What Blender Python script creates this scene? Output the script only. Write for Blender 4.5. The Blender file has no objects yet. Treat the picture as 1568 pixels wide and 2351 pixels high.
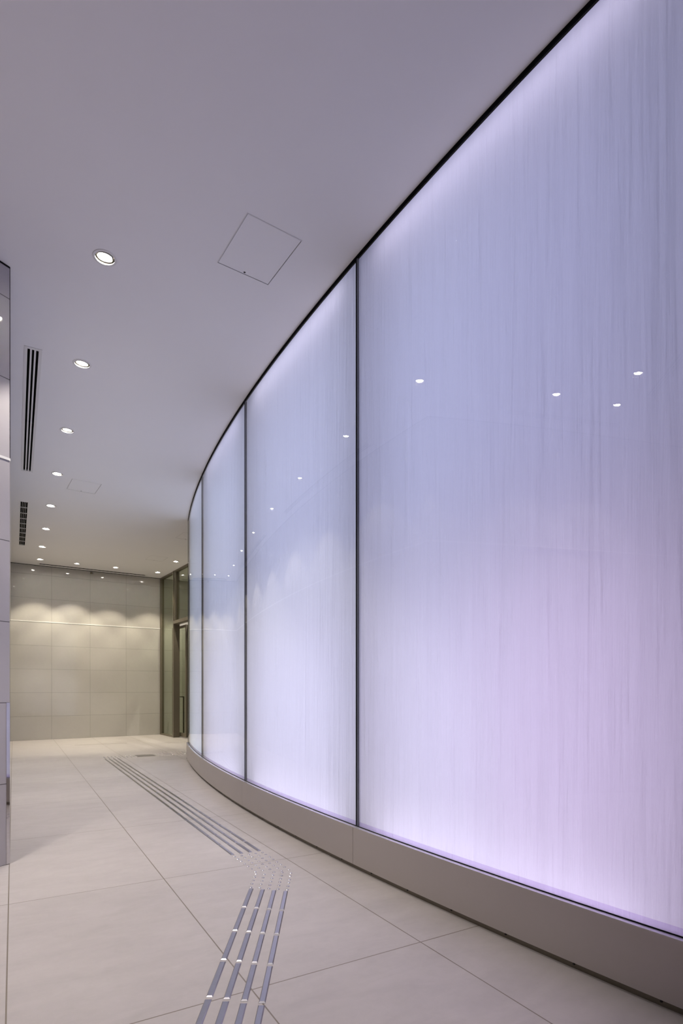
import bpy, bmesh, math, random
from mathutils import Vector, Matrix

C = bpy.context.scene.collection
random.seed(7)
PI = math.pi

# ------------------------------------------------------------------ camera
EYE = 1.25                      # eye height above the floor
HC = 4.255                      # ceiling height
cam_data = bpy.data.cameras.new('camera')
cam = bpy.data.objects.new('camera', cam_data)
C.objects.link(cam)
cam.location = (0, 0, EYE)
cam.rotation_euler = (PI / 2, 0, 0)
cam_data.sensor_fit = 'HORIZONTAL'
cam_data.sensor_width = 24
cam_data.lens = 1300 / 1568 * 24
cam_data.shift_x = 0
cam_data.shift_y = (1581 - 1175.5) / 1568     # shift lens: verticals stay upright
cam_data.clip_start = 0.02
bpy.context.scene.camera = cam

# ------------------------------------------------------------------ light levels
VS = bpy.context.scene.view_settings
VS.view_transform = 'Standard'
VS.look = 'None'
VS.gamma = 1
VS.use_curve_mapping = False
VS.exposure = 0.0
world = bpy.data.worlds.new('world')
bpy.context.scene.world = world
world.use_nodes = True
world.node_tree.nodes['Background'].inputs[0].default_value = (0.5, 0.5, 0.55, 1)
world.node_tree.nodes['Background'].inputs[1].default_value = 0.0

CY = bpy.context.scene.cycles
CY.max_bounces = 5
CY.adaptive_threshold = 0.03
CY.diffuse_bounces = 3
CY.glossy_bounces = 3
CY.transmission_bounces = 2
CY.transparent_max_bounces = 8

DOWN_POWER = 146.0
DOWN_COLOR = (1.0, 0.93, 0.83)
BACK_POWER = 138.0                 # the warmer row washing the back wall
BACK_COLOR = (1.0, 0.90, 0.70)
LENS_EMIT = 150.0
# per-pane lights in the cavity: (upper back, lower back, top strip, bottom strip)
PANE_LIGHTS = {
    # index counted from the far end of the light wall; up / lo: (far half, near half) as (watts, colour)
    0: dict(up=((13, (.60, .72, 1.0)), (13, (.60, .68, 1.0))), lo=((14, (.66, .76, 1.0)), (14, (.70, .72, 1.0))), ts=(3, (.80, .78, 1.0)), bs=(4.5, (.60, .78, 1.0))),
    1: dict(up=((12, (.60, .68, 1.0)), (11.5, (.60, .66, 1.0))), lo=((12, (.72, .71, 1.0)), (12, (.72, .71, 1.0))), ts=(3, (.82, .74, 1.0)), bs=(4.5, (.78, .72, 1.0))),
    2: dict(up=((10, (.60, .65, 1.0)), (10, (.60, .64, 1.0))), lo=((12, (.73, .71, 1.0)), (12, (.73, .70, 1.0))), ts=(4, (.86, .78, 1.0)), bs=(4, (.82, .74, 1.0))),
    3: dict(up=((10, (.58, .62, 1.0)), (7.5, (.57, .58, 1.0))), lo=((12, (.75, .71, 1.0)), (10.5, (.82, .64, 1.0))), ts=(3.6, (.86, .76, 1.0)), bs=(4.5, (.84, .74, 1.0))),
    4: dict(up=((5.5, (.57, .54, 1.0)), (5, (.55, .56, 1.0))), lo=((11, (.95, .55, 1.0)), (8, (.80, .62, 1.0))), ts=(3, (.80, .68, 1.0)), bs=(4.5, (.80, .64, 1.0))),
    5: dict(up=((5, (.55, .56, 1.0)), (5, (.55, .56, 1.0))), lo=((8, (.80, .62, 1.0)), (8, (.80, .62, 1.0))), ts=(3, (.80, .68, 1.0)), bs=(4.5, (.80, .66, 1.0))),
}


# ------------------------------------------------------------------ helpers
def tag(o, label=None, cat=None, group=None, kind=None):
    if label: o['label'] = label
    if cat: o['category'] = cat
    if group: o['group'] = group
    if kind: o['kind'] = kind
    return o


def empty(name, loc, rz=0.0):
    o = bpy.data.objects.new(name, None)
    o.empty_display_size = 0.05
    C.objects.link(o)
    o.location = loc
    o.rotation_euler = (0, 0, rz)
    return o


def obj(name, bm, mat, parent=None, smooth=False):
    me = bpy.data.meshes.new(name)
    bm.to_mesh(me)
    bm.free()
    if mat is not None:
        me.materials.append(mat)
    if smooth:
        for p in me.polygons:
            p.use_smooth = True
    o = bpy.data.objects.new(name, me)
    C.objects.link(o)
    if parent is not None:
        o.parent = parent
    return o


def place(o, loc, rz=0.0):
    o.location = loc
    o.rotation_euler = (0, 0, rz)
    return o


def box(bm, x0, x1, y0, y1, z0, z1):
    vs = [bm.verts.new(p) for p in ((x0, y0, z0), (x1, y0, z0), (x1, y1, z0), (x0, y1, z0),
                                    (x0, y0, z1), (x1, y0, z1), (x1, y1, z1), (x0, y1, z1))]
    for f in ((0, 3, 2, 1), (4, 5, 6, 7), (0, 1, 5, 4), (1, 2, 6, 5), (2, 3, 7, 6), (3, 0, 4, 7)):
        bm.faces.new([vs[i] for i in f])
    return bm


def boxes(*bs):
    bm = bmesh.new()
    for b in bs:
        box(bm, *b)
    return bm


def lathe(prof, n=48, bm=None, closed=False):
    bm = bm or bmesh.new()
    rings = []
    for r, z in prof:
        if r < 1e-6:
            rings.append([bm.verts.new((0, 0, z))])
        else:
            rings.append([bm.verts.new((r * math.cos(2 * PI * k / n), r * math.sin(2 * PI * k / n), z)) for k in range(n)])
    pairs = list(zip(rings[:-1], rings[1:]))
    if closed:
        pairs.append((rings[-1], rings[0]))
    for a, b in pairs:
        for k in range(n):
            q = (k + 1) % n
            if len(a) == 1 and len(b) == 1:
                continue
            if len(a) == 1:
                bm.faces.new((a[0], b[q], b[k]))
            elif len(b) == 1:
                bm.faces.new((a[k], a[q], b[0]))
            else:
                bm.faces.new((a[k], a[q], b[q], b[k]))
    bmesh.ops.recalc_face_normals(bm, faces=bm.faces)
    return bm


# ------------------------------------------------------------------ materials
def new_mat(name):
    m = bpy.data.materials.new(name)
    m.use_nodes = True
    nt = m.node_tree
    for n in list(nt.nodes):
        nt.nodes.remove(n)
    out = nt.nodes.new('ShaderNodeOutputMaterial')
    return m, nt, out


def N(nt, typ, **kw):
    n = nt.nodes.new(typ)
    for k, v in kw.items():
        if k == 'ins':
            for i, val in v.items():
                n.inputs[i].default_value = val
        else:
            setattr(n, k, v)
    return n


def M(nt, op, a, b=None, c=None, clamp=False):
    n = nt.nodes.new('ShaderNodeMath')
    n.operation = op
    n.use_clamp = clamp
    for i, v in enumerate((a, b, c)):
        if v is None: continue
        if isinstance(v, (int, float)):
            n.inputs[i].default_value = v
        else:
            nt.links.new(v, n.inputs[i])
    return n.outputs[0]


def mixc(nt, fac, a, b):
    n = nt.nodes.new('ShaderNodeMix')
    n.data_type = 'RGBA'
    for i, v in ((0, fac), (6, a), (7, b)):
        if isinstance(v, (int, float)):
            n.inputs[i].default_value = v
        elif isinstance(v, tuple):
            n.inputs[i].default_value = (*v, 1)
        else:
            nt.links.new(v, n.inputs[i])
    return n.outputs[2]


def plain(name, col, rough=0.5, metal=0.0, spec=0.5, noise=0.0, nscale=60.0, coat=0.0, bump=0.0):
    m, nt, out = new_mat(name)
    p = N(nt, 'ShaderNodeBsdfPrincipled')
    p.inputs['Roughness'].default_value = rough
    p.inputs['Metallic'].default_value = metal
    p.inputs['Specular IOR Level'].default_value = spec
    p.inputs['Coat Weight'].default_value = coat
    p.inputs['Coat Roughness'].default_value = 0.03
    tc = N(nt, 'ShaderNodeTexCoord')
    no = N(nt, 'ShaderNodeTexNoise', ins={'Scale': nscale, 'Detail': 4})
    nt.links.new(tc.outputs['Object'], no.inputs['Vector'])
    d = tuple(max(0, c * (1 - noise)) for c in col)
    l = tuple(min(1, c * (1 + noise)) for c in col)
    nt.links.new(mixc(nt, no.outputs[0], d, l), p.inputs['Base Color'])
    if bump:
        b = N(nt, 'ShaderNodeBump', ins={'Strength': bump, 'Distance': 0.002})
        nt.links.new(no.outputs[0], b.inputs['Height'])
        nt.links.new(b.outputs[0], p.inputs['Normal'])
    nt.links.new(p.outputs[0], out.inputs[0])
    return m


def grid_mask(nt, coord, period, width, offset=0.0):
    """1 on a joint line, 0 elsewhere"""
    t = M(nt, 'DIVIDE', M(nt, 'ADD', coord, offset + period * 1000), period)
    f = M(nt, 'FRACT', t)
    d = M(nt, 'MULTIPLY', M(nt, 'ABSOLUTE', M(nt, 'SUBTRACT', f, 0.5)), -1.0)
    d = M(nt, 'ADD', d, 0.5)                       # distance to the joint in periods
    return M(nt, 'LESS_THAN', d, width / period / 2)


def tile_mat(name, col, px, pz, ax, az, jw, jcol, rough, coat, speck, mott, ox=0.0, oz=0.0, spec=0.5, var=0.03):
    m, nt, out = new_mat(name)
    tc = N(nt, 'ShaderNodeTexCoord')
    sp = N(nt, 'ShaderNodeSeparateXYZ')
    nt.links.new(tc.outputs['Object'], sp.inputs[0])
    cx, cz = sp.outputs[ax], sp.outputs[az]
    j = M(nt, 'MAXIMUM', grid_mask(nt, cx, px, jw, ox), grid_mask(nt, cz, pz, jw, oz))
    # per tile tone
    ix = M(nt, 'FLOOR', M(nt, 'DIVIDE', M(nt, 'ADD', cx, ox), px))
    iz = M(nt, 'FLOOR', M(nt, 'DIVIDE', M(nt, 'ADD', cz, oz), pz))
    cb = N(nt, 'ShaderNodeCombineXYZ')
    nt.links.new(ix, cb.inputs[0]); nt.links.new(iz, cb.inputs[1])
    wn = N(nt, 'ShaderNodeTexWhiteNoise')
    nt.links.new(cb.outputs[0], wn.inputs['Vector'])
    n1 = N(nt, 'ShaderNodeTexNoise', ins={'Scale': 420.0, 'Detail': 2})
    nt.links.new(tc.outputs['Object'], n1.inputs['Vector'])
    mp = N(nt, 'ShaderNodeMapping')
    mp.inputs['Scale'].default_value = (1.0, 2.6, 1.0)
    nt.links.new(tc.outputs['Object'], mp.inputs[0])
    n2 = N(nt, 'ShaderNodeTexNoise', ins={'Scale': 2.6, 'Detail': 7, 'Roughness': 0.62, 'Distortion': 0.6})
    nt.links.new(mp.outputs[0], n2.inputs['Vector'])
    n3 = N(nt, 'ShaderNodeTexNoise', ins={'Scale': 17.0, 'Detail': 5, 'Roughness': 0.6})
    nt.links.new(tc.outputs['Object'], n3.inputs['Vector'])
    v = M(nt, 'ADD', M(nt, 'MULTIPLY', M(nt, 'SUBTRACT', n1.outputs[0], .5), speck),
          M(nt, 'MULTIPLY', M(nt, 'SUBTRACT', n2.outputs[0], .5), mott))
    v = M(nt, 'ADD', v, M(nt, 'MULTIPLY', M(nt, 'SUBTRACT', n3.outputs[0], .5), mott * .35))
    v = M(nt, 'ADD', v, M(nt, 'MULTIPLY', M(nt, 'SUBTRACT', wn.outputs[0], .5), var))
    v = M(nt, 'ADD', v, 1.0)
    hs = N(nt, 'ShaderNodeHueSaturation')
    hs.inputs['Color'].default_value = (*col, 1)
    nt.links.new(v, hs.inputs['Value'])
    basec = mixc(nt, j, hs.outputs[0], jcol)
    p = N(nt, 'ShaderNodeBsdfPrincipled')
    nt.links.new(basec, p.inputs['Base Color'])
    p.inputs['Roughness'].default_value = rough
    p.inputs['Specular IOR Level'].default_value = spec
    p.inputs['Coat Weight'].default_value = coat
    p.inputs['Coat Roughness'].default_value = 0.02
    bp = N(nt, 'ShaderNodeBump', ins={'Strength': 0.6, 'Distance': 0.002})
    bp.invert = True
    nt.links.new(j, bp.inputs['Height'])
    nt.links.new(bp.outputs[0], p.inputs['Normal'])
    nt.links.new(p.outputs[0], out.inputs[0])
    return m


def glass_mat(name, tint=(0.97, 0.98, 0.99), f0=0.04, rough=0.0):
    """clear sheet glass: lets light straight through, mirrors by Schlick's law"""
    m, nt, out = new_mat(name)
    g = N(nt, 'ShaderNodeNewGeometry')
    dot = N(nt, 'ShaderNodeVectorMath', operation='DOT_PRODUCT')
    nt.links.new(g.outputs['Incoming'], dot.inputs[0])
    nt.links.new(g.outputs['Normal'], dot.inputs[1])
    c = M(nt, 'ABSOLUTE', dot.outputs['Value'])
    k = M(nt, 'POWER', M(nt, 'SUBTRACT', 1.0, c, clamp=True), 5.0)
    f = M(nt, 'ADD', M(nt, 'MULTIPLY', k, 1 - f0), f0)
    f = M(nt, 'MULTIPLY', f, M(nt, 'SUBTRACT', 1.0, g.outputs['Backfacing']))
    t = N(nt, 'ShaderNodeBsdfTransparent')
    t.inputs[0].default_value = (*tint, 1)
    gl = N(nt, 'ShaderNodeBsdfGlossy')
    gl.inputs['Roughness'].default_value = rough
    mx = N(nt, 'ShaderNodeMixShader')
    nt.links.new(f, mx.inputs[0])
    nt.links.new(t.outputs[0], mx.inputs[1])
    nt.links.new(gl.outputs[0], mx.inputs[2])
    nt.links.new(mx.outputs[0], out.inputs[0])
    return m


def emit_mat(name, col, s):
    m, nt, out = new_mat(name)
    e = N(nt, 'ShaderNodeEmission')
    e.inputs[0].default_value = (*col, 1)
    e.inputs[1].default_value = s
    m.cycles.emission_sampling = 'NONE'      # the lamp inside each downlight does the lighting
    nt.links.new(e.outputs[0], out.inputs[0])
    return m


def diffuser_mat():
    """white translucent sheet with fine vertical ripples"""
    m, nt, out = new_mat('opal_sheet')
    uv = N(nt, 'ShaderNodeUVMap')
    uv.uv_map = 'uv'
    def noise(sx, sy, detail, dist=0.0, rough=0.55):
        mp = N(nt, 'ShaderNodeMapping')
        mp.inputs['Scale'].default_value = (sx, sy, 1)
        nt.links.new(uv.outputs[0], mp.inputs[0])
        n = N(nt, 'ShaderNodeTexNoise', ins={'Scale': 1.0, 'Detail': detail, 'Roughness': rough, 'Distortion': dist})
        nt.links.new(mp.outputs[0], n.inputs['Vector'])
        return n.outputs[0]
    a = noise(16, 0.55, 5, 0.5)
    b = noise(60, 0.9, 4, 0.3)
    c = noise(4.0, 0.35, 3, 0.4)
    hgt = M(nt, 'ADD', M(nt, 'ADD', M(nt, 'MULTIPLY', a, 1.0), M(nt, 'MULTIPLY', b, 0.25)), M(nt, 'MULTIPLY', c, 1.4))
    bp = N(nt, 'ShaderNodeBump', ins={'Strength': 0.9, 'Distance': 0.016})
    nt.links.new(hgt, bp.inputs['Height'])
    tone = M(nt, 'ADD', M(nt, 'MULTIPLY', M(nt, 'SUBTRACT', b, .5), .05), 0.86)
    tone = M(nt, 'ADD', tone, M(nt, 'MULTIPLY', M(nt, 'SUBTRACT', a, .5), .04))
    cb = N(nt, 'ShaderNodeCombineColor')
    for i in range(3):
        nt.links.new(tone, cb.inputs[i])
    d = N(nt, 'ShaderNodeBsdfDiffuse')
    t = N(nt, 'ShaderNodeBsdfTranslucent')
    for s in (d, t):
        nt.links.new(cb.outputs[0], s.inputs[0])
    nt.links.new(bp.outputs[0], d.inputs['Normal'])
    nt.links.new(bp.outputs[0], t.inputs['Normal'])
    mx = N(nt, 'ShaderNodeMixShader')
    mx.inputs[0].default_value = 0.68
    nt.links.new(d.outputs[0], mx.inputs[1])
    nt.links.new(t.outputs[0], mx.inputs[2])
    nt.links.new(mx.outputs[0], out.inputs[0])
    return m


MT = dict(
    ceiling=plain('ceiling_paint', (.87, .86, .88), rough=.85, spec=.2, noise=.015, nscale=1.2),
    trim_white=plain('white_enamel', (.74, .73, .74), rough=.45, noise=.01),
    panel_white=plain('hatch_paint', (.87, .86, .88), rough=.7, spec=.2, noise=.01),
    dark_gap=plain('shadow_gap', (.01, .01, .012), rough=.9, spec=.1, noise=.1),
    black=plain('black_gasket', (.003, .003, .005), rough=.9, spec=.08, noise=.2),
    grey_seal=plain('grey_seal', (.12, .13, .16), rough=.4, noise=.05),
    duct=plain('duct_black', (.004, .004, .004), rough=.9, spec=.1, noise=.2),
    can=plain('can_satin', (.075, .070, .062), rough=.5, spec=.2, noise=.02),
    gimbal=plain('gimbal_satin', (.50, .47, .42), rough=.35, metal=.3, noise=.02),
    steel=plain('satin_steel', (.42, .41, .45), rough=.30, metal=1.0, noise=.06, nscale=25),
    dome_steel=plain('polished_steel', (.62, .60, .62), rough=.16, metal=1.0, noise=.03),
    mirror=plain('mirror_steel', (.62, .60, .62), rough=.04, metal=1.0, noise=.02),
    plinth=plain('bead_blasted_metal', (.47, .43, .415), rough=.42, metal=.55, noise=.03, nscale=3.0),
    sill=plain('lit_sill_satin', (.70, .68, .72), rough=.25, metal=.6, noise=.02),  # paler than the plinth: glow of the glass above put into the colour
    film=glass_mat('lilac_film', tint=(.92, .88, .97), f0=0.0),
    toe=plain('toe_strip_metal', (.20, .175, .14), rough=.4, metal=.6, noise=.05),
    screw=plain('screw_black', (.02, .02, .02), rough=.4, noise=.1),
    bronze=plain('bronze_anodised', (.19, .165, .125), rough=.42, metal=.3, noise=.04),
    bronze_dark=plain('bronze_dark', (.05, .042, .03), rough=.4, metal=.5, noise=.05),
    stone_dark=plain('vestibule_stone', (.46, .44, .40), rough=.6, noise=.06, nscale=4),
    white_trim=plain('pale_ledge', (.86, .85, .83), rough=.4, noise=.01),
    backing=plain('cavity_backing', (.60, .60, .60), rough=.8, noise=.01),
    door=plain('flush_door', (.42, .40, .40), rough=.4, coat=.5, noise=.03, nscale=5),
    glass=glass_mat('clear_glass'),
    glass_green=glass_mat('green_tinted_glass', tint=(.84, .87, .78), f0=.10),
    opal=diffuser_mat(),
    lens=emit_mat('lamp_lens', (1.0, .95, .86), LENS_EMIT),
    floor=tile_mat('porcelain_floor', (.435, .400, .392), .881, 1.585, 0, 1, .006, (.20, .17, .14), .42, .0, .07, .34, spec=.35),
    wall=tile_mat('polished_stone_tile', (.50, .48, .45), .8825, .575, 0, 2, .006, (.30, .285, .26), .45, .9, .10, .10, spec=.3),
    stub=tile_mat('polished_stone_tile_large', (.46, .435, .45), 50.0, .575, 0, 2, .006, (.13, .12, .12), .4, .9, .22, .08, ox=20.0, spec=.3),  # same stone as wall, with the light wall's lilac glow tinted in
)


# ------------------------------------------------------------------ plan of the room (metres, camera at 0,0)
CC = Vector((22.79, 18.13)); RG = 26.76         # centre and radius of the curved light wall
P_CORNER = Vector((-2.365, 4.035))              # corner of the left walls
P_BACK = Vector((-7.872, 13.455))               # long left wall meets the back wall
P_FAC = Vector((-4.95, 15.44))                  # back wall meets the bronze facade
U_B = (P_FAC - P_BACK).normalized()             # along the back wall
N_B = Vector((U_B.y, -U_B.x))                   # out of the back wall, into the room
FAC_DIR = N_B.copy()                            # the facade runs square to the back wall
P_STUB = Vector((-4.85, -0.38))                 # near end of the stub wall
TH0 = -2.835668
JOINTS = [TH0, -2.752012, -2.666359, -2.582538, -2.4985, -2.4144, -2.3303]


def arc(th, r=RG):
    return Vector((CC.x + r * math.cos(th), CC.y + r * math.sin(th)))


def ang(v):
    return math.atan2(v.y, v.x)


def curved_box(bm, th0, th1, r_in, r_out, z0, z1, n=32, uvl=None):
    """solid curved slab; curved faces smooth, all sides with their own vertices"""
    ths = [th0 + (th1 - th0) * k / n for k in range(n + 1)]
    def face(pts, smooth, uvs=None):
        f = bm.faces.new(pts)
        f.smooth = smooth
        if uvl is not None and uvs:
            for l, u in zip(f.loops, uvs):
                l[uvl].uv = u
    for r, flip in ((r_out, False), (r_in, True)):
        lo = [bm.verts.new((*arc(t, r), z0)) for t in ths]
        hi = [bm.verts.new((*arc(t, r), z1)) for t in ths]
        for k in range(n):
            q = [lo[k], lo[k + 1], hi[k + 1], hi[k]]
            u = [(ths[k] * RG, z0), (ths[k + 1] * RG, z0), (ths[k + 1] * RG, z1), (ths[k] * RG, z1)]
            if flip:
                q.reverse(); u.reverse()
            face(q, True, u)
    for z, flip in ((z0, True), (z1, False)):
        a = [bm.verts.new((*arc(t, r_in), z)) for t in ths]
        b = [bm.verts.new((*arc(t, r_out), z)) for t in ths]
        for k in range(n):
            q = [a[k], b[k], b[k + 1], a[k + 1]]
            if flip: q.reverse()
            face(q, False)
    for t, flip in ((th0, False), (th1, True)):
        q = [bm.verts.new((*arc(t, r_in), z0)), bm.verts.new((*arc(t, r_out), z0)),
             bm.verts.new((*arc(t, r_out), z1)), bm.verts.new((*arc(t, r_in), z1))]
        if flip: q.reverse()
        face(q, False)
    return bm


# ------------------------------------------------------------------ floor
FA = math.radians(30.1)
fl_poly = [(-8.6, 13.4), (-5.0, 15.85), (-1.0, 17.6), (1.6, 11.5), (7.8, 6.0), (9.6, -6.8), (-6.6, -6.8), (-6.4, -0.5), (-2.9, 4.2)]
bm = bmesh.new()
R = Matrix.Rotation(-FA, 2)
org = Vector((-1.167, 3.722))
loc = [R @ (Vector(p) - org) for p in fl_poly]
top = [bm.verts.new((p.x, p.y, 0)) for p in loc]
bot = [bm.verts.new((p.x, p.y, -.1)) for p in loc]
bm.faces.new(top); bm.faces.new(bot[::-1])
for k in range(len(loc)):
    q = (k + 1) % len(loc)
    bm.faces.new((top[k], top[q], bot[q], bot[k]))
bmesh.ops.recalc_face_normals(bm, faces=bm.faces)
floor = obj('floor', bm, MT['floor'])
place(floor, (org.x, org.y, 0), FA)
tag(floor, kind='structure')

# ------------------------------------------------------------------ ceiling with its openings
LIGHTS = [(-1.65, 3.95), (-2.40, 5.24), (-3.19, 6.59), (-3.97, 7.92), (-4.77, 9.30), (-5.55, 10.64), (-6.33, 11.98), (-7.00, 13.15),
          (-6.35, 13.61), (-5.60, 14.05), (-4.74, 14.63), (-3.91, 13.38),
          (-2.42, 2.51), (-2.85, 1.81), (-2.24, 1.69), (-3.75, 15.15), (-2.95, 13.60)]  # last two are added to brighten the vestibule
HOLE_R = 0.0635
V1 = dict(c=((-2.7125 - 4.3525) / 2, (4.999 + 7.821) / 2), L=3.28, rz=math.radians(90 + 29.9))
V2 = dict(c=((-5.1025 - 6.689) / 2, (9.106 + 11.856) / 2), L=3.18, rz=math.radians(90 + 30.0))
s0 = P_BACK + U_B * 1.84 + N_B * .2
V3 = dict(c=(s0.x, s0.y), L=2.56, rz=ang(U_B))
V4 = dict(c=(-2.985, 2.405), L=1.64, rz=math.radians(61.1))
V5 = dict(c=(-2.0, 1.32), L=1.6, rz=math.radians(-12))
SLOT_VENTS = [V1, V3, V4, V5]
PA = math.radians(34.1)
HATCHES = []
for cpt, sx, sy in (((-.570, 3.896), .40, .505), ((-3.832, 8.425), .40, .50), ((-4.266, 13.074), .39, .48)):
    HATCHES.append((cpt, sx, sy))
HATCHES.append(((-3.038 - .137 + .166, 10.882 + .204 + .112), .40, .49))

cu = bpy.data.curves.new('ceiling', 'CURVE')
cu.dimensions = '2D'
cu.fill_mode = 'BOTH'
cu.extrude = 0.01


def spline(pts):
    s = cu.splines.new('POLY')
    s.points.add(len(pts) - 1)
    for p, q in zip(s.points, pts):
        p.co = (q[0], q[1], 0, 1)
    s.use_cyclic_u = True


def rect(c, lx, ly, rz):
    ca, sa = math.cos(rz), math.sin(rz)
    return [(c[0] + x * ca - y * sa, c[1] + x * sa + y * ca) for x, y in
            ((-lx / 2, -ly / 2), (lx / 2, -ly / 2), (lx / 2, ly / 2), (-lx / 2, ly / 2))]


spline(fl_poly)
for x, y in LIGHTS:
    spline([(x + HOLE_R * math.cos(2 * PI * k / 40), y + HOLE_R * math.sin(2 * PI * k / 40)) for k in range(40)])
for v in SLOT_VENTS:
    spline(rect(v['c'], v['L'] - .03, .104, v['rz']))
spline(rect(V2['c'], V2['L'], .105, V2['rz']))
for cpt, sx, sy in HATCHES:
    spline(rect(cpt, sx, sy, PA))
tmp = bpy.data.objects.new('ceiling_outline', cu)
C.objects.link(tmp)
dg = bpy.context.evaluated_depsgraph_get()
me = bpy.data.meshes.new_from_object(tmp.evaluated_get(dg))
bpy.data.objects.remove(tmp)
me.materials.clear()
me.materials.append(MT['ceiling'])
for p in me.polygons:
    p.material_index = 0
ceiling = bpy.data.objects.new('ceiling', me)
C.objects.link(ceiling)
ceiling.location = (0, 0, HC + .01)
tag(ceiling, kind='structure')


# ------------------------------------------------------------------ walls
def wall(name, a, b, mat, t=.2, z1=HC, flip=False):
    """solid wall from a to b, room on the right-hand side of a->b"""
    d = b - a
    L = d.length
    bm = boxes((0, L, 0, t, 0, z1))
    o = obj(name, bm, mat)
    place(o, (a.x, a.y, 0), ang(d))
    tag(o, kind='structure')
    return o


def strip(name, a, b, mat, depth, z0, z1, kind='structure'):
    d = b - a
    o = obj(name, boxes((0, d.length, -depth, 0, z0, z1)), mat)
    place(o, (a.x, a.y, 0), ang(d))
    tag(o, kind=kind)
    return o


wall('wall_left', P_CORNER, P_BACK, MT['wall'], t=.2)
bkend = P_BACK + U_B * 6.2
wall('wall_back', P_BACK, bkend, MT['wall'])
# stub wall with a door opening
D0, D1 = Vector((-2.99, 2.93)), Vector((-3.69, 1.74))
sd = (P_CORNER - P_STUB)
sL = sd.length
su = sd.normalized()
t0 = (D1 - P_STUB).dot(su); t1 = (D0 - P_STUB).dot(su)
o = obj('wall_stub', boxes((0, t0, 0, .2, 0, HC), (t1, sL, 0, .2, 0, HC), (t0, t1, 0, .2, 2.88, HC)), MT['stub'])
place(o, (P_STUB.x, P_STUB.y, 0), ang(sd)); tag(o, kind='structure')
o = obj('door_1', boxes((t0 + .004, t1 - .004, .03, .08, .006, 2.876)), MT['door'])
place(o, (P_STUB.x, P_STUB.y, 0), ang(sd)); tag(o, kind='structure')
hd = obj('door_handle', boxes((t0 + .09, t0 + .12, -.02, 0.0, .95, 1.25), (t0 + .095, t0 + .115, 0.0, .031, .98, 1.0), (t0 + .095, t0 + .115, 0.0, .031, 1.2, 1.22)), MT['steel'], o)
# rear of the hall, behind the camera
REAR = [P_STUB, Vector((-4.4, -5.6)), Vector((8.2, -5.6))]
wall('wall_rear_left', REAR[1], REAR[0], MT['stub'])
wall('wall_rear', REAR[2], REAR[1], MT['stub'])
wall('wall_rear_right', Vector((10.2, -5.6)), Vector((8.2, -5.6)), MT['stub'])

for nm, a, b in (('trim_1', P_CORNER, P_BACK), ('trim_2', P_BACK, P_FAC), ('trim_3', P_STUB, P_CORNER)):
    strip(nm, a, b, MT['white_trim'], .006, 2.872, 2.890)
for nm, a, b in (('gap_shade_4', P_BACK, P_FAC), ('gap_shade_5', P_STUB, P_CORNER), ('gap_shade_6', P_CORNER, P_BACK)):
    strip(nm, a, b, MT['dark_gap'], .004, HC - .012, HC - .001)  # dark strips standing in for the shade of the gap under the ceiling

# polished steel guard on the corner of the stub wall
cg = obj('corner_guard', boxes((sL - .022, sL + .001, -.002, .0, .004, 1.15), (sL - .024, sL - .022, -.003, .0, .004, 1.152)), MT['mirror'])
place(cg, (P_STUB.x, P_STUB.y, 0), ang(sd))
tag(cg, 'narrow mirror-polished steel guard strip on the lower corner of the left stone wall', 'corner guard')

# back wall detail: small box at the head of the wall
p = P_BACK + U_B * 1.80
sb = empty('wall_sensor', (p.x, p.y, HC - .075), ang(U_B))
tag(sb, 'small dark sensor box fixed at the top of the back stone wall', 'sensor')
obj('housing', boxes((-.035, .035, -.05, 0, 0, .045)), MT['bronze'], sb)
obj('bracket', boxes((-.045, .045, -.012, -.001, .045, .058), (.012, .03, -.053, -.05, .006, .04)), MT['steel'], sb)

# thin floor slot near the back wall
a, b = Vector((-5.89, 12.50)), Vector((-4.92, 12.98))
strip('trim_7', a, b, MT['toe'], .012, .0, .0015)

# ------------------------------------------------------------------ the light wall
GZ0, GZ1 = .295, HC - .02
GAP = .022
ORD = ['furthest', 'second from the far end', 'third from the far end', 'large nearest', 'first beyond the frame edge', 'second beyond the frame edge']
PLAB = [
    'narrow far-end bay of the backlit glass wall, tinged pale blue at its edge',
    'backlit lilac glass bay second from the far end of the curved wall',
    'backlit lilac glass bay directly left of the tall thick black joint',
    'huge nearest backlit glass bay filling the right side, streaked lilac to pink',
    'backlit glass bay of the curved wall just behind the huge nearest bay',
    'rearmost backlit glass bay of the curved wall, furthest behind the viewer',
]
BLAB = [
    'short far-end length of taupe metal plinth under the bluish glass bay',
    'taupe metal plinth length under the second glass bay from the far end',
    'taupe metal plinth length under the bay left of the thick black joint',
    'long taupe metal plinth length under the huge nearest glass bay',
    'taupe metal plinth length just behind the long nearest one',
    'rearmost taupe metal plinth length of the curved wall',
]


def area(name, parent, th, r, z, sx, sy, power, col, direction):
    L = bpy.data.lights.new(name, 'AREA')
    L.shape = 'RECTANGLE'
    L.size = sx; L.size_y = sy
    L.energy = power
    L.color = col
    o = bpy.data.objects.new(name, L)
    C.objects.link(o)
    p = arc(th, r)
    o.location = (p.x, p.y, z)
    out = Vector((math.cos(th), math.sin(th), 0))
    tan = Vector((-math.sin(th), math.cos(th), 0))
    d = {'out': out, 'up': Vector((0, 0, 1)), 'down': Vector((0, 0, -1))}.get(direction)
    if direction == 'upin': d = Vector((0, 0, 1)) + out * .35
    if direction == 'downin': d = Vector((0, 0, -1)) + out * .25
    d = d.normalized()
    zax = -d
    xax = tan
    yax = zax.cross(xax).normalized()
    m = Matrix((xax, yax, zax)).transposed()
    o.rotation_euler = m.to_euler()
    o.parent = parent
    return o


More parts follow.
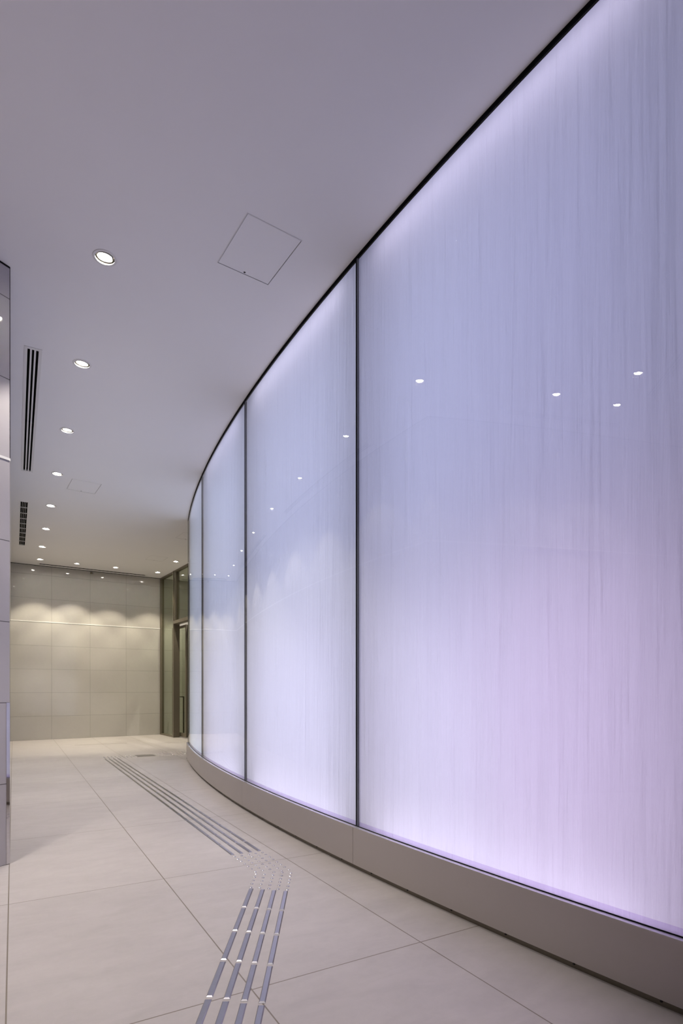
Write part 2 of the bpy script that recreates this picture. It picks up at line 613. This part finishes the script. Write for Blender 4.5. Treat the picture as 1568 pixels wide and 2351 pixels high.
for i in range(6):
    th0, th1 = JOINTS[i], JOINTS[i + 1]
    g = .004 / RG
    bay = empty('light_wall_bay', (0, 0, 0))
    tag(bay, PLAB[i], 'glass wall bay', 'backlit glass bays of the curved wall')
    bm = bmesh.new()
    curved_box(bm, th0 + g, th1 - g, RG - .012, RG, GZ0, GZ1, 32)
    obj('glass_sheet', bm, MT['glass'], bay)
    bm = bmesh.new()
    uvl = bm.loops.layers.uv.new('uv')
    curved_box(bm, th0 + g, th1 - g, RG - GAP - .004, RG - GAP, GZ0 - .10, HC - .002, 32, uvl)
    obj('diffuser_sheet', bm, MT['opal'], bay)
    bm = bmesh.new()
    curved_box(bm, th0 + g, th1 - g, RG - .0165, RG - .014, GZ0, GZ0 + .028, 32)
    obj('edge_film', bm, MT['film'], bay)
    # black gasket at the far joint of the bay, grey seal on its near side
    bm = bmesh.new()
    w = (.0045 if i else .008) / RG
    curved_box(bm, th0 - w, th0 + w * .8, RG - .02, RG + .003, GZ0, GZ1, 1)
    obj('gasket', bm, MT['black'], bay)
    bm = bmesh.new()
    curved_box(bm, th0 + w * .8, th0 + w * .8 + (.009 if i == 3 else .003) / RG, RG - .014, RG + .0012, GZ0, GZ1 - .001, 1)
    obj('edge_seal', bm, MT['grey_seal'], bay)
    if i == 0:
        pass
    pl = PANE_LIGHTS[i]
    tm = (th0 + th1) / 2
    W = 2.25
    for q in (0, 1):
        tq = tm + (q - .5) * (th1 - th0) * .44
        area('back_light_upper', bay, tq, RG - GAP - .60, 3.05, W * .40, 2.0, pl['up'][q][0] * 1.12, pl['up'][q][1], 'out')
        area('back_light_lower', bay, tq, RG - GAP - .60, 1.05, W * .40, 1.6, pl['lo'][q][0] * 1.07, pl['lo'][q][1], 'out')
    area('led_strip_top', bay, tm, RG - GAP - .16, HC - .012, W * .80, .06, *pl['ts'], 'downin')
    area('led_strip_bottom', bay, tm, RG - GAP - .19, GZ0 - .07, W * .80, .06, *pl['bs'], 'upin')
    bm = bmesh.new()
    curved_box(bm, th0 - .01 / RG, th0 + .01 / RG, RG - GAP - .735, RG - GAP - .012, 0, HC, 1)
    obj('mullion', bm, MT['backing'], bay)  # unseen divider, added so the glass dims beside each joint
    # plinth
    pb = empty('plinth_length', (0, 0, 0))
    tag(pb, BLAB[i], 'plinth', 'metal plinth lengths under the glass wall')
    bm = bmesh.new()
    gp = .0015 / RG
    curved_box(bm, th0 + gp, th1 - gp, RG + .012, RG + .030, .036, .291, 24)
    obj('face_panel', bm, MT['plinth'], pb)
    bm = bmesh.new()
    curved_box(bm, th0 + gp, th1 - gp, RG - .016, RG + .0305, .291, .2935, 24)
    obj('sill', bm, MT['sill'], pb)
    bm = bmesh.new()
    curved_box(bm, th0, th1, RG - .030, RG + .004, .0, .2905, 24)
    obj('toe_strip', bm, MT['toe'], pb)
    bm = bmesh.new()
    curved_box(bm, th0, th1, RG - .003, RG + .0015, .2935, .2975, 24)
    obj('glazing_bead', bm, MT['black'], pb)
    for q in range(6):
        th = th0 + (th1 - th0) * (q + .5) / 6
        bm = lathe([(0, .004), (.0045, .004), (.006, .001), (.006, 0)], 12)
        s = obj('screw', bm, MT['screw'], pb)
        pp = arc(th, RG + .004)
        s.location = (pp.x, pp.y, .019)
        s.rotation_euler = (0, PI / 2, th)

# top shadow profile (black) and cavity enclosure
bm = bmesh.new()
curved_box(bm, TH0 - .001, JOINTS[-1], RG - .014, RG + .004, HC - .020, HC - .0005, 160)
tag(obj('trim_8', bm, MT['black']), kind='structure')
bm = bmesh.new()
curved_box(bm, TH0, JOINTS[-1] + .01, RG - GAP - .80, RG - GAP - .74, 0, HC, 96)
tag(obj('wall_cavity', bm, MT['backing']), kind='structure')
bm = bmesh.new()
curved_box(bm, TH0 - .0018, TH0 - .0006, RG - GAP - .80, RG - .022, 0, HC, 1)
tag(obj('wall_end', bm, MT['bronze_dark']), kind='structure')
bm = bmesh.new()
curved_box(bm, JOINTS[-1] + .0002, JOINTS[-1] + .004, RG - GAP - .80, RG + .03, 0, HC, 1)
tag(obj('wall_right', bm, MT['stub']), kind='structure')
wall('wall_rear_end', arc(JOINTS[-1] + .002, RG - .1), Vector((arc(JOINTS[-1]).x + 1.0, -5.6)), MT['stub'])
# end cap of the plinth
bm = bmesh.new()
curved_box(bm, TH0 - .0012, TH0 - .0001, RG - .3, RG + .028, .0, .294, 1)
tag(obj('plinth_end_cap', bm, MT['plinth']), 'taupe metal end plate closing the far tip of the curved plinth', 'end plate')


# ------------------------------------------------------------------ downlights
def downlight(x, y, tilt_dir=0.0, first=None):
    root = empty('downlight', (x, y, HC), tilt_dir)
    obj('trim_ring', lathe([(.0625, 0), (.063, -.0035), (.078, -.0035), (.081, -.001), (.081, 0)], 48, closed=True), MT['trim_white'], root, smooth=False)
    obj('can', lathe([(.0625, -.001), (.0605, .035), (.0605, .12), (0, .12)], 40), MT['can'], root, smooth=True)
    gm = empty_mesh_gimbal()
    go = obj('gimbal', gm, MT['gimbal'], root, smooth=True)
    go.location = (0, 0, .012); go.rotation_euler = (0, math.radians(8), 0)
    lz = obj('lens', lathe([(0, -.0135), (.016, -.0120), (.028, -.0080), (.038, -.001), (.0425, .004), (0, .005)], 40), MT['lens'], go, smooth=True)
    L = bpy.data.lights.new('lamp', 'SPOT')
    L.energy = DOWN_POWER
    L.color = DOWN_COLOR
    L.spot_size = math.radians(86)
    L.spot_blend = .3
    L.shadow_soft_size = .012
    lo = bpy.data.objects.new('lamp', L)
    C.objects.link(lo)
    lo.parent = root
    lo.location = (0, 0, -.022)
    return root


def empty_mesh_gimbal():
    return lathe([(.0425, .0), (.050, -.010), (.054, -.010), (.054, .012), (.0425, .012)], 40, closed=True)


def copy_tree(o, parent=None):
    c = o.copy()
    C.objects.link(c)
    if parent is not None:
        c.parent = parent
    for ch in list(o.children):
        copy_tree(ch, c)
    return c


DL = [
    'nearest and largest of the round ceiling downlights along the left wall',
    'round downlight beside the near end of the long slot vent, second of the left row',
    'round downlight beside the middle of the long slot vent, third of the left row',
    'round downlight near the far end of the long slot vent, next to the small hatch',
    'round downlight beside the near end of the short grille, fifth of the left row',
    'round downlight beside the middle of the short grille, sixth of the left row',
    'round downlight just past the far end of the short grille, seventh of the left row',
    'round downlight in the far left ceiling corner, last of the left row',
    'round downlight in front of the back wall, second from its left corner',
    'round downlight in front of the middle of the back wall',
    'round downlight in the corner by the back wall and the bronze entrance',
    'round downlight over the bronze entrance, close to the far edge of the glass wall',
    'round downlight mirrored in the big glass bay, the one nearest the side door',
    'round downlight mirrored low in the big glass bay, over the near side of the door',
    'round downlight mirrored near the right edge of the big glass bay',
    'added round downlight brightening the entrance vestibule beside the back wall, behind the side glass',
    'added round downlight brightening the entrance vestibule above the sliding doors',
]
dl0 = None
back_lamp = None
for (x, y), lab in zip(LIGHTS, DL):
    if dl0 is None:
        dl0 = d = downlight(x, y, math.radians(-35))
    else:
        d = copy_tree(dl0)
        d.location = (x, y, HC)
    tag(d, lab, 'downlight', 'round ceiling downlights')
    if (x, y) in LIGHTS[7:12]:
        lamp = [c for c in d.children if c.type == 'LIGHT'][0]
        if back_lamp is None:
            back_lamp = lamp.data.copy()
            back_lamp.energy = BACK_POWER
            back_lamp.color = BACK_COLOR
            back_lamp.spot_size = math.radians(84)
            back_lamp.spot_blend = .4
        lamp.data = back_lamp


# ------------------------------------------------------------------ slot vents and grille
def slot_vent(v, label, deep=0.0):
    L = v['L']
    r = empty('slot_vent', (*v['c'], HC), v['rz'])
    tag(r, label, 'air vent', 'long white slot vents in the ceiling')
    h = L / 2
    w = .070
    obj('frame', boxes((-h, h, -w, -.044, -.003, .001), (-h, h, .044, w, -.003, .001),
                       (-h, -h + .035, -.044, .044, -.003, .001), (h - .035, h, -.044, .044, -.003, .001)), MT['trim_white'], r)
    for y in (-.0165, .0165):
        obj('divider_bar', boxes((-h + .035, h - .035, y - .0075, y + .0075, -.002 + deep, .001 + deep)), MT['trim_white'], r)
    obj('duct', boxes((-h + .02, h - .02, -.05, .05, .05, .055), (-h + .02, h - .02, -.05, -.0445, .0, .05),
                      (-h + .02, h - .02, .0445, .05, .0, .05)), MT['duct'], r)
    obj('blade', boxes((-h + .03, -.01, -.039, -.037, .008, .02), (.01, h - .03, -.039, -.037, .008, .02),
                       (-.006, .006, -.044, .044, .006, .03)), MT['duct'], r)
    return r


slot_vent(V1, 'long three-slot ceiling vent nearest the left wall, beside the near downlights')
slot_vent(V3, 'long slot vent in the ceiling right in front of the back wall', .024)
slot_vent(V4, 'three-slot ceiling vent over the side door, seen mirrored in the big bay')
slot_vent(V5, 'three-slot ceiling vent mirrored at the right edge of the big bay')

g = empty('grille_vent', (*V2['c'], HC), V2['rz'])
tag(g, 'short barred ceiling grille beyond the long slot vent on the left', 'air vent')
h = V2['L'] / 2
obj('frame', boxes((-h, h, -.058, -.050, -.003, .01), (-h, h, .050, .058, -.003, .01), (-h, -h + .01, -.05, .05, -.003, .01), (h - .01, h, -.05, .05, -.003, .01)), MT['trim_white'], g)
for y in (-.025, 0, .025):
    obj('long_bar', boxes((-h + .01, h - .01, y - .0022, y + .0022, -.001, .014)), MT['trim_white'], g)
for k in range(1, 9):
    x = -h + 2 * h * k / 9
    obj('cross_bar', boxes((x - .006, x + .006, -.05, .05, .0, .012)), MT['trim_white'], g)
obj('duct', boxes((-h, h, -.052, .052, .06, .065), (-h, h, -.052, -.0505, .011, .06), (-h, h, .0505, .052, .011, .06)), MT['duct'], g)

HL = ['large square access hatch in the near ceiling, right of the biggest downlight',
      'access hatch in the ceiling to the right of the fourth left-row downlight',
      'small-looking access hatch in the far ceiling, in front of the bronze entrance',
      'access hatch in the ceiling half hidden by the far edge of the glass wall']
for (cpt, sx, sy), lab in zip(HATCHES, HL):
    r = empty('ceiling_hatch', (*cpt, HC), PA)
    tag(r, lab, 'access hatch', 'white ceiling access hatches')
    a, b = sx / 2, sy / 2
    t = .0035
    obj('hatch_frame', boxes((-a, a, -b, -b + t, -.002, .012), (-a, a, b - t, b, -.002, .012), (-a, -a + t, -b + t, b - t, -.002, .012), (a - t, a, -b + t, b - t, -.002, .012)), MT['trim_white'], r)
    gpp = t + .0035
    obj('hatch_panel', boxes((-a + gpp, a - gpp, -b + gpp, b - gpp, 0, .01)), MT['panel_white'], r)
    obj('upstand', boxes((-a - .01, a + .01, -b - .01, b + .01, .03, .035)), MT['duct'], r)
    lk = obj('latch', lathe([(0, -.0015), (.007, -.0015), (.008, 0)], 16), MT['screw'], r)
    lk.location = (0, b - .021, 0)

# ------------------------------------------------------------------ bronze entrance at the far right
FD = FAC_DIR
fac = empty('entrance_screen', (P_FAC.x, P_FAC.y, 0), ang(FD))
tag(fac, 'tall bronze-framed glass entrance screen at the far end beside the back stone wall', 'glass screen')
# local: x along the facade towards the viewer, +y away from the room (into the vestibule)
T = .10
obj('corner_post', boxes((.0, .05, 0, T, 0, HC)), MT['bronze'], fac)
obj('head_rail', boxes((.05, 5.4, 0, T, HC - .035, HC)), MT['bronze'], fac)
obj('sill', boxes((.05, 1.14, 0, T, 0, .035)), MT['bronze'], fac)
obj('side_glass', boxes((.05, 1.14, .045, .055, .035, HC - .035)), MT['glass_green'], fac)
obj('post', boxes((1.14, 1.20, -.01, .15, 0, HC)), MT['bronze'], fac)
obj('transom_rail', boxes((1.20, 3.6, -.01, .15, 2.90, 2.98)), MT['bronze'], fac)
obj('transom_glass', boxes((1.30, 3.6, .045, .055, 2.98, HC - .035)), MT['glass_green'], fac)
obj('mullion', boxes((1.24, 1.30, .0, T, 2.98, HC - .035)), MT['bronze'], fac)
obj('post', boxes((3.6, 3.68, -.01, .15, 0, HC)), MT['bronze'], fac)
obj('side_glass', boxes((3.68, 5.4, .045, .055, .035, HC - .035)), MT['glass_green'], fac)
obj('sill', boxes((3.68, 5.4, 0, T, 0, .035)), MT['bronze'], fac)


def leaf(x0, x1, y, label):
    r = empty('sliding_door', (P_FAC.x, P_FAC.y, 0), ang(FD))
    tag(r, label, 'door', 'bronze sliding door leaves')
    w = .055
    obj('stile', boxes((x0, x0 + w, y, y + .04, .02, 2.86)), MT['bronze'], r)
    obj('stile', boxes((x1 - w, x1, y, y + .04, .02, 2.86)), MT['bronze'], r)
    obj('top_rail', boxes((x0 + w, x1 - w, y, y + .04, 2.80, 2.86)), MT['bronze'], r)
    obj('bottom_rail', boxes((x0 + w, x1 - w, y, y + .04, .02, .12)), MT['bronze'], r)
    obj('leaf_glass', boxes((x0 + w, x1 - w, y + .016, y + .024, .12, 2.80)), MT['glass_green'], r)
    return r


leaf(.52, 1.62, .17, 'bronze sliding door leaf parked behind the tall side glass of the entrance')
leaf(1.55, 2.65, .23, 'bronze sliding door leaf in the entrance opening, cut off by the glass wall')
gr = empty('guard_rail', (P_FAC.x, P_FAC.y, 0), ang(FD))
tag(gr, 'low dark guard rail standing behind the tall side glass of the entrance', 'guard rail')
obj('upright', boxes((.46, .485, .28, .31, 0, 1.05)), MT['bronze_dark'], gr)
obj('upright', boxes((1.06, 1.085, .28, .31, 0, 1.05)), MT['bronze_dark'], gr)
obj('top_bar', boxes((.485, 1.06, .285, .305, 1.02, 1.05)), MT['bronze_dark'], gr)
# vestibule walls behind the screen
va = P_FAC + U_B * 1.5
vb = va + FD * 6.0
bm = boxes((0, 6.0, 0, .1, 0, HC))
o = obj('wall_vestibule', bm, MT['stone_dark']); place(o, (va.x, va.y, 0), ang(FD)); tag(o, kind='structure')

# ------------------------------------------------------------------ tactile guide: bars and studs
def bar_mesh(L):
    bm = bmesh.new()
    w, wt, hgt, e = .0135, .0095, .005, .008
    lo = [(-w, -L / 2), (w, -L / 2), (w, L / 2), (-w, L / 2)]
    hi = [(-wt, -L / 2 + e), (wt, -L / 2 + e), (wt, L / 2 - e), (-wt, L / 2 - e)]
    a = [bm.verts.new((x, y, 0)) for x, y in lo]
    m = [bm.verts.new((x, y, .0012)) for x, y in lo]
    b = [bm.verts.new((x, y, hgt)) for x, y in hi]
    for p, q in ((a, m), (m, b)):
        for k in range(4):
            r = (k + 1) % 4
            bm.faces.new((p[k], p[r], q[r], q[k]))
    bm.faces.new(b); bm.faces.new(a[::-1])
    me = bpy.data.meshes.new('tactile_bar')
    bm.to_mesh(me); bm.free()
    me.materials.append(MT['steel'])
    return me


ordn = ['first', 'second', 'third', 'fourth', 'fifth', 'sixth', 'seventh', 'eighth', 'ninth', 'tenth', 'eleventh', 'twelfth',
        'thirteenth', 'fourteenth', 'fifteenth', 'sixteenth', 'seventeenth', 'eighteenth', 'nineteenth', 'twentieth', 'twenty-first']
colw = ['leftmost', 'second from left', 'third from left', 'rightmost']
near_me = bar_mesh(.300)
A0 = Vector((-.5565, 3.2278)); LA = Vector((.0732, -.0143)); LB = Vector((.0071, -.3149))
for i in range(4):
    for j in range(-1, 4):
        c = A0 + LA * i + LB * (j + .5)
        o = bpy.data.objects.new('tactile_bar', near_me)
        C.objects.link(o)
        place(o, (c.x, c.y, 0), math.atan2(-LB.x, -LB.y) * -1)
        tag(o, '%s bar of the %s line of the near strip, counting nearer' % (ordn[j + 1], colw[i]), 'tactile bar', 'steel guide bars of the near strip')
ne = [(-.814, 4.251), (-.751, 4.283), (-.690, 4.316), (-.627, 4.348)]
fe = [(-4.182, 10.031), (-4.127, 10.074), (-4.075, 10.125), (-4.021, 10.169)]
far_me = bar_mesh(.304)
for i in range(4):
    a, b = Vector(ne[i]), Vector(fe[i])
    d = b - a
    for j in range(21):
        c = a + d * ((j + .5) / 21)
        o = bpy.data.objects.new('tactile_bar', far_me)
        C.objects.link(o)
        place(o, (c.x, c.y, 0), math.atan2(d.y, d.x) - PI / 2)
        tag(o, '%s bar of the %s line of the far strip, counting away' % (ordn[j], colw[i]), 'tactile bar', 'steel guide bars of the far strip')

STUDS = {'far leg': [[(-0.7934, 4.2084), (-0.7598, 4.1506), (-0.725, 4.0925), (-0.6914, 4.034), (-0.6576, 3.9772), (-0.6245, 3.9202), (-0.5881, 3.8594)],
 [(-0.745, 4.2336), (-0.712, 4.1793), (-0.6773, 4.1184), (-0.643, 4.0592), (-0.6094, 4.0035), (-0.5753, 3.9439), (-0.5419, 3.8878)],
 [(-0.6971, 4.2613), (-0.6642, 4.2042), (-0.6294, 4.1466), (-0.5958, 4.0885), (-0.5615, 4.0283), (-0.5284, 3.9716), (-0.494, 3.9129), (-0.4599, 3.8542)],
 [(-0.6498, 4.2893), (-0.6157, 4.2294), (-0.582, 4.1711), (-0.5477, 4.1124), (-0.5141, 4.0533), (-0.4803, 3.996), (-0.4461, 3.9384), (-0.4121, 3.8807)],
 [(-0.6022, 4.3156), (-0.5685, 4.2591), (-0.534, 4.2), (-0.5001, 4.1405), (-0.4658, 4.0807), (-0.4325, 4.0225), (-0.3981, 3.9642), (-0.3638, 3.9039)]],
 'near leg': [[(-0.5772, 3.8143), (-0.5755, 3.7518), (-0.5739, 3.6881), (-0.5727, 3.6249), (-0.5704, 3.5609)],
 [(-0.519, 3.804), (-0.5175, 3.7402), (-0.516, 3.6785), (-0.5144, 3.6141), (-0.5132, 3.5505)],
 [(-0.4595, 3.7904), (-0.4586, 3.7286), (-0.4574, 3.6657), (-0.4547, 3.6018), (-0.4535, 3.5386)],
 [(-0.403, 3.8437), (-0.4008, 3.7802), (-0.3998, 3.7188), (-0.3983, 3.6546), (-0.3969, 3.5927), (-0.3943, 3.5268)],
 [(-0.3435, 3.8315), (-0.3426, 3.7718), (-0.3409, 3.7042), (-0.3396, 3.6436), (-0.3383, 3.579), (-0.3366, 3.5166)]]}
bm = lathe([(0, .0052), (.003, .0050), (.006, .0043), (.0085, .0031), (.0100, .0017), (.0108, .0004), (.0108, 0)], 24)
stud_me = bpy.data.meshes.new('tactile_stud')
bm.to_mesh(stud_me); bm.free()
stud_me.materials.append(MT['dome_steel'])
for p in stud_me.polygons:
    p.use_smooth = True
col5 = ['leftmost', 'second', 'middle', 'fourth', 'rightmost']


def stud(x, y, lab, group):
    o = bpy.data.objects.new('tactile_stud', stud_me)
    C.objects.link(o)
    o.location = (x, y, 0)
    tag(o, lab, 'tactile stud', group)


for leg, cols in STUDS.items():
    for i, colp in enumerate(cols):
        for j, (x, y) in enumerate(colp):
            stud(x, y, 'domed floor stud, %s from the back in the %s line of the bend\'s %s' % (ordn[j], col5[i], leg), 'domed studs at the bend')
# far stud strip past the end of the far bars, then the field before the entrance
rd = Vector((math.cos(FA), math.sin(FA))); cd = Vector((-rd.y, rd.x))
o0 = Vector((-4.21, 10.11))
for i in range(24):
    for j in range(5):
        p = o0 + rd * (i * .062) + cd * (j * .062)
        q = o0 + rd * .70 + cd * .12
        if abs((p - q).dot(rd)) < .20 and abs((p - q).dot(cd)) < .18:
            continue
        if i % 6 == 5 and i > 5 and False:
            continue
        stud(p.x, p.y, 'tiny far stud beside the floor plate, %s in row %s of the cross strip' % (ordn[i] if i < 21 else ['twenty-second', 'twenty-third', 'twenty-fourth'][i - 21], ['one', 'two', 'three', 'four', 'five'][j]), 'small studs of the far cross strip')
o1 = Vector((-3.18, 10.52))
for i in range(8):
    for j in range(12):
        p = o1 + rd * (i * .062) + cd * (j * .062)
        stud(p.x, p.y, 'tiny far stud before the entrance, %s across and %s deep in the field' % (ordn[i], ordn[j]), 'small studs of the field before the entrance')
q = o0 + rd * .70 + cd * .12
pl = empty('floor_plate', (q.x, q.y, 0), FA)
tag(pl, 'small square steel plate in the far floor between the two stud fields', 'floor plate')
obj('plate', boxes((-.16, .16, -.14, .14, 0, .003)), MT['steel'], pl)
obj('lip', boxes((-.165, .165, -.145, -.14, 0, .004), (-.165, .165, .14, .145, 0, .004)), MT['toe'], pl)
